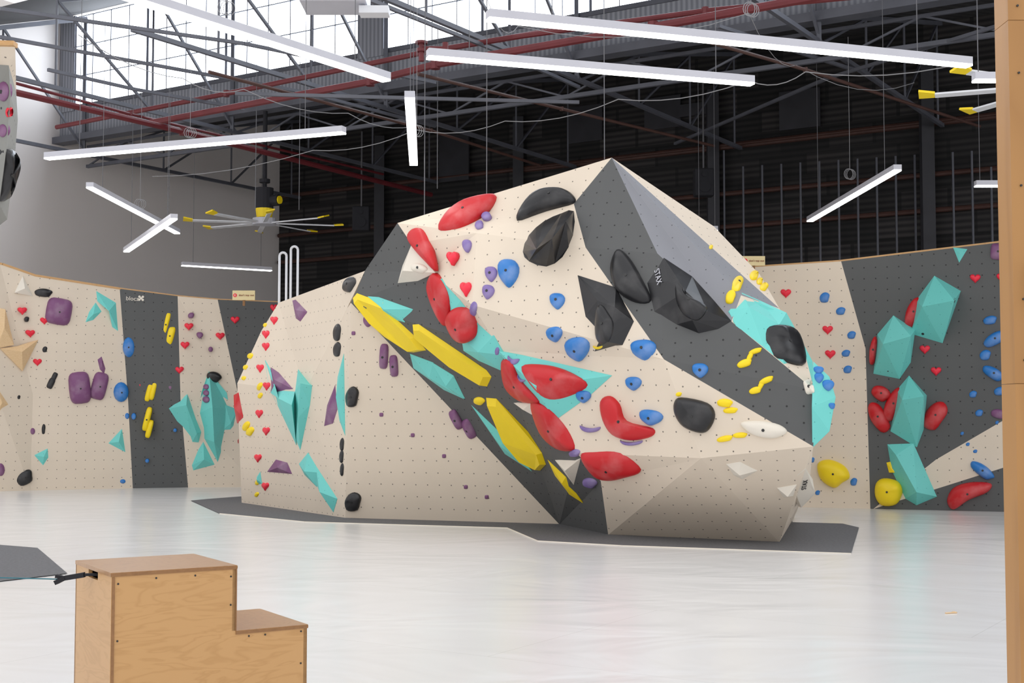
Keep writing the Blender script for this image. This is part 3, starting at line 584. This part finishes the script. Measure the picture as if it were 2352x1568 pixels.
panel('side_panel',[(Wf,0,0),(Wf,D,0),(Wf,D,.6-t_),(Wf,0,.6-t_)],fx,'ply'); panel('riser_panel',[(Wt,0,.6),(Wt,D,.6),(Wt,D,.9-t_),(Wt,0,.9-t_)],fx,'ply')
panel('top_panel',[(-.003,-.003,.9),(Wt+.003,-.003,.9),(Wt+.003,D,.9),(-.003,D,.9)],ZZ,'plytop'); panel('step_panel',[(Wt,-.003,.6),(Wf+.003,-.003,.6),(Wf+.003,D,.6),(Wt,D,.6)],ZZ,'plytop')
b=MB()
for a,z,a2,z2 in ((-.004,.891,Wt+.004,.891),(Wt,.591,Wf+.004,.591)): b.bar(O+fx*a-sy*.004+ZZ*z,O+fx*a2-sy*.004+ZZ*z2,.003,.012)
b.bar(O-sy*.002+fx*.008,O-sy*.002+fx*.008+ZZ*.88,.014,.003); b.bar(O+fx*Wt-sy*.003+ZZ*.6,O+fx*Wt-sy*.003+ZZ*.89,.005,.005)
b.obj('panel_edges','plyedge',parent=bx,label='dark laminated plywood edges')
for a,z in ((.03,.85),(.03,.6),(.03,.35),(.55,.85),(.55,.72),(.2,.865),(.38,.865),(.72,.57),(.9,.57),(.9,.42),(.64,.57)):
    b=MB(); c=O+fx*a+ZZ*z; b.cyl(c-sy*.002,c,.0045,10); b.obj('screw','bolt',parent=bx)
b=MB(); c=O+sy*.3+ZZ*.862; xl=-RX
b.bar(c+fx*.05,c+xl*.04,.04,.01,w2=.03); b.bar(c+xl*.04,c+xl*.13-ZZ*.015,.03,.022,w2=.015); b.bar(c+xl*.13-ZZ*.015,c+xl*.17-ZZ*.035,.02,.02,w2=.05); b.bar(c+xl*.13-ZZ*.015,c+xl*.17-ZZ*.005,.015,.015,w2=.03)
b.obj('strap','strap',label='black fabric strap tucked into the box hand slot',category='strap')
b=MB(); e0=c+xl*.16-ZZ*.02; b.tube([e0,e0+Vector((-.4,.0,.01)),e0+Vector((-1.2,0,.02))],.003,6); b.obj('barrier_cord','cord',label='thin teal cord stretched from the strap',category='cord')
# ---------------- near plywood wall edge at the side
py=3*FK
post=empty('plywood_wall_end',(1.5,py+.05,0),'tall birch plywood wall end standing close by','plywood wall')
for z0,z1 in ((0,1.678),(1.679,2.641),(2.642,3.9)):
    b=MB(); b.bar((1.765,py,z0),(1.765,py,z1),.9,.1,up=Vector((0,1,0))); o=b.obj('wall_sheet','postply',parent=post,bevel=.0006)
for z in (.9,1.2,1.5,1.74,1.9,2.2,2.5,2.68): 
    b=MB(); b.cyl((1.34,py-.054,z),(1.34,py-.05,z),.003,8); b.obj('screw','bolt',parent=post)
b=MB(); b.bar((1.375,py-.07,1.88),(1.375,py-.07,2.0),.03,.04); b.obj('wall_bracket','alu',parent=post,label='small white bracket',bevel=.008)
# ---------------- pendant lights
def lamp(u0,v0,u1,v1,H=3.6,w_=.12,ext=(0,0)):
    a=Z(u0,v0,1.6+H); c=Z(u1,v1,1.6+H); d=(c-a).normalized(); a=a-d*ext[0]; c=c+d*ext[1]
    e_=empty('linear_pendant_light',(a+c)/2,'long white linear LED pendant hanging on thin wires','ceiling light','linear pendant lights')
    b=MB(); b.bar(a+ZZ*.03,c+ZZ*.03,w_,.075); b.obj('housing','alu',parent=e_)
    b=MB(); b.bar(a-ZZ*.018,c-ZZ*.018,w_*.94,.02); b.obj('diffuser','glow',parent=e_,label='glowing white diffuser')
    for s_ in (.12,.88):
        p=a.lerp(c,s_); b=MB(); b.cyl(p+ZZ*.07,Vector((p.x,p.y,8.0)),.005,5); b.obj('hanging_wire','bcable',parent=e_)
lamp(290,-10,888,182,ext=(.8,0)); lamp(1120,40,2226,148); lamp(982,128,1728,190); lamp(107,362,790,302); lamp(206,428,407,534); lamp(290,576,400,500,H=3.3); lamp(941,222,950,376)
lamp(418,608,623,620,H=3.4); lamp(1860,506,2062,388); lamp(2236,182,2330,182,H=3.6); lamp(2240,425,2330,425); lamp(1600,528,1648,528,H=3.4)
c=Z(770,12,7.2); b=MB(); b.bar(c-Vector((.45,0,-.1)),c+Vector((.45,0,.1)),.7,.28); hb=b.obj('ceiling_unit','alu',label='grey metal box unit fixed under the roof',category='ventilation unit',bevel=.02); b=MB(); b.bar(c+Vector((.35,-.1,-.12)),c+Vector((.75,-.1,-.12)),.25,.1); b.obj('unit_cover','pale',parent=hb)
b=MB(); b.cyl(c+ZZ*.1,c+ZZ*1.5,.02); b.obj('hanger','bcable',parent=hb)
# ---------------- ceiling fans
def fan(c,r,ph,ztop):
    e_=empty('ceiling_fan',c,'large eight-blade industrial ceiling fan with yellow blade tips','ceiling fan','industrial ceiling fans')
    b=MB(); b.cyl(c+ZZ*.75,Vector((c.x,c.y,ztop)),.05,10); b.cyl(c+ZZ*.9,c+ZZ*.98,.12,12); b.obj('drop_pole','strap',parent=e_)
    b=MB(); b.cyl(c+ZZ*.32,c+ZZ*.78,.2,16); b.cyl(c+ZZ*.5+Vector((.1,0,0)),c+ZZ*.5+Vector((.34,-.1,0)),.13,12); b.obj('motor','strap',parent=e_)
    b=MB(); b.cyl(c+ZZ*.12,c+ZZ*.32,.17,16,r2=.2); b.cyl(c+ZZ*.5+Vector((.33,-.1,0)),c+ZZ*.5+Vector((.37,-.12,0)),.09,12); b.obj('motor_housing','yellow',parent=e_)
    b=MB(); b.cyl(c-ZZ*.04,c+ZZ*.1,.26,20); b.obj('hub','alu',parent=e_)
    for k in range(8):
        a=ph+k*math.pi/4; d=Vector((math.cos(a),math.sin(a),0)); upv=(ZZ+d.cross(ZZ)*.25).normalized()
        b=MB(); b.bar(c+d*.22,c+d*(r-.2),.10,.025,up=upv); bl=b.obj('blade','pale',parent=e_)
        b=MB(); b.bar(c+d*(r-.2)+ZZ*.01,c+d*r+ZZ*.03,.12,.03,up=upv,w2=.2); b.obj('blade_tip','yellow',parent=bl)
fan(P(607,512,25),1.75,.25,8.6); fan(P(2445,195,14),1.75,.42,8.0)
# ---------------- cable swags
def swag(pts,label='thin loose electrical cable draped across the roof',m='cable',r=.007,sag=.12):
    b=MB(); o=[]
    for a,c in zip(pts[:-1],pts[1:]):
        for k in range(6):
            t=k/6; p=a.lerp(c,t); o.append(p-ZZ*sag*4*t*(1-t))
    o.append(pts[-1]); b.tube(o,r,5); b.obj('hanging_cable',m,label=label,category='cable')
swag([Z(u,v,6.4) for u,v in ((350,405),(720,345),(955,298),(1160,278),(1420,228),(1720,185),(1850,165),(2230,140))])
swag([Z(u,v,6.8) for u,v in ((180,80),(420,180),(560,205),(800,260),(950,290))])
swag([Z(u,v,7.2) for u,v in ((1120,0),(1190,60),(1720,30),(1830,150),(2100,190))],sag=.25,r=.005)
for u,v,y in ((520,18,14),(437,305,20),(1725,22,14),(322,468,22),(957,300,17),(1952,400,19)):
    c=P(u,v,y); b=MB(); 
    for s_ in (0,.03,-.03):
        pp=[c+Vector((math.cos(t)*.075+s_,s_,math.sin(t)*.09)) for t in [k*math.pi/6 for k in range(13)]]; b.tube(pp,.005,5)
    b.tube([c+ZZ*.09,Vector((c.x,c.y,8.0))],.004,5); b.obj('cable_coil','cable',label='coiled spare cable hanging from the roof steel',category='cable',group='cable coils')
for i,(u,v0,y) in enumerate(((1388,228,14.8),(1118,440,15.3),(975,470,15.6),(1005,250,19),(590,140,21),(690,110,21))):
    c=P(u,v0,y); zb={0:4.95,1:4.55,2:4.35}.get(i,5.4); b=MB(); b.cyl((c.x,c.y,zb),(c.x,c.y,8.2),.007,5); b.obj('suspension_wire','bcable',label='thin steel wire dropping from the roof steel',category='wire',group='suspension wires')
b=MB(); c=Z(2183,1408)+ZZ*.006; b.tube([c+Vector((.02,.02,0)),c+Vector((.045,.03,.0)),c+Vector((.05,0,0)),c+Vector((-.02,-.02,0)),c+Vector((-.05,-.03,0))],.006,6); b.obj('litter_scrap','wood',label='small curled scrap of tape on the white floor',category='litter')
# ---------------- light
wd=bpy.data.worlds.new('World'); S.world=wd; wd.use_nodes=True; bg=wd.node_tree.nodes['Background']; bg.inputs['Color'].default_value=(.98,.98,1,1); bg.inputs['Strength'].default_value=1.12
cam=bpy.data.cameras.new('camera'); cam.sensor_width=36; cam.lens=F/2352*36; co=bpy.data.objects.new('camera',cam); COL.objects.link(co); co.location=CAM; co.rotation_euler=(math.pi/2+TH,0,0); S.camera=co
for o in bpy.data.objects:
    if 'wl' in o: del o['wl']
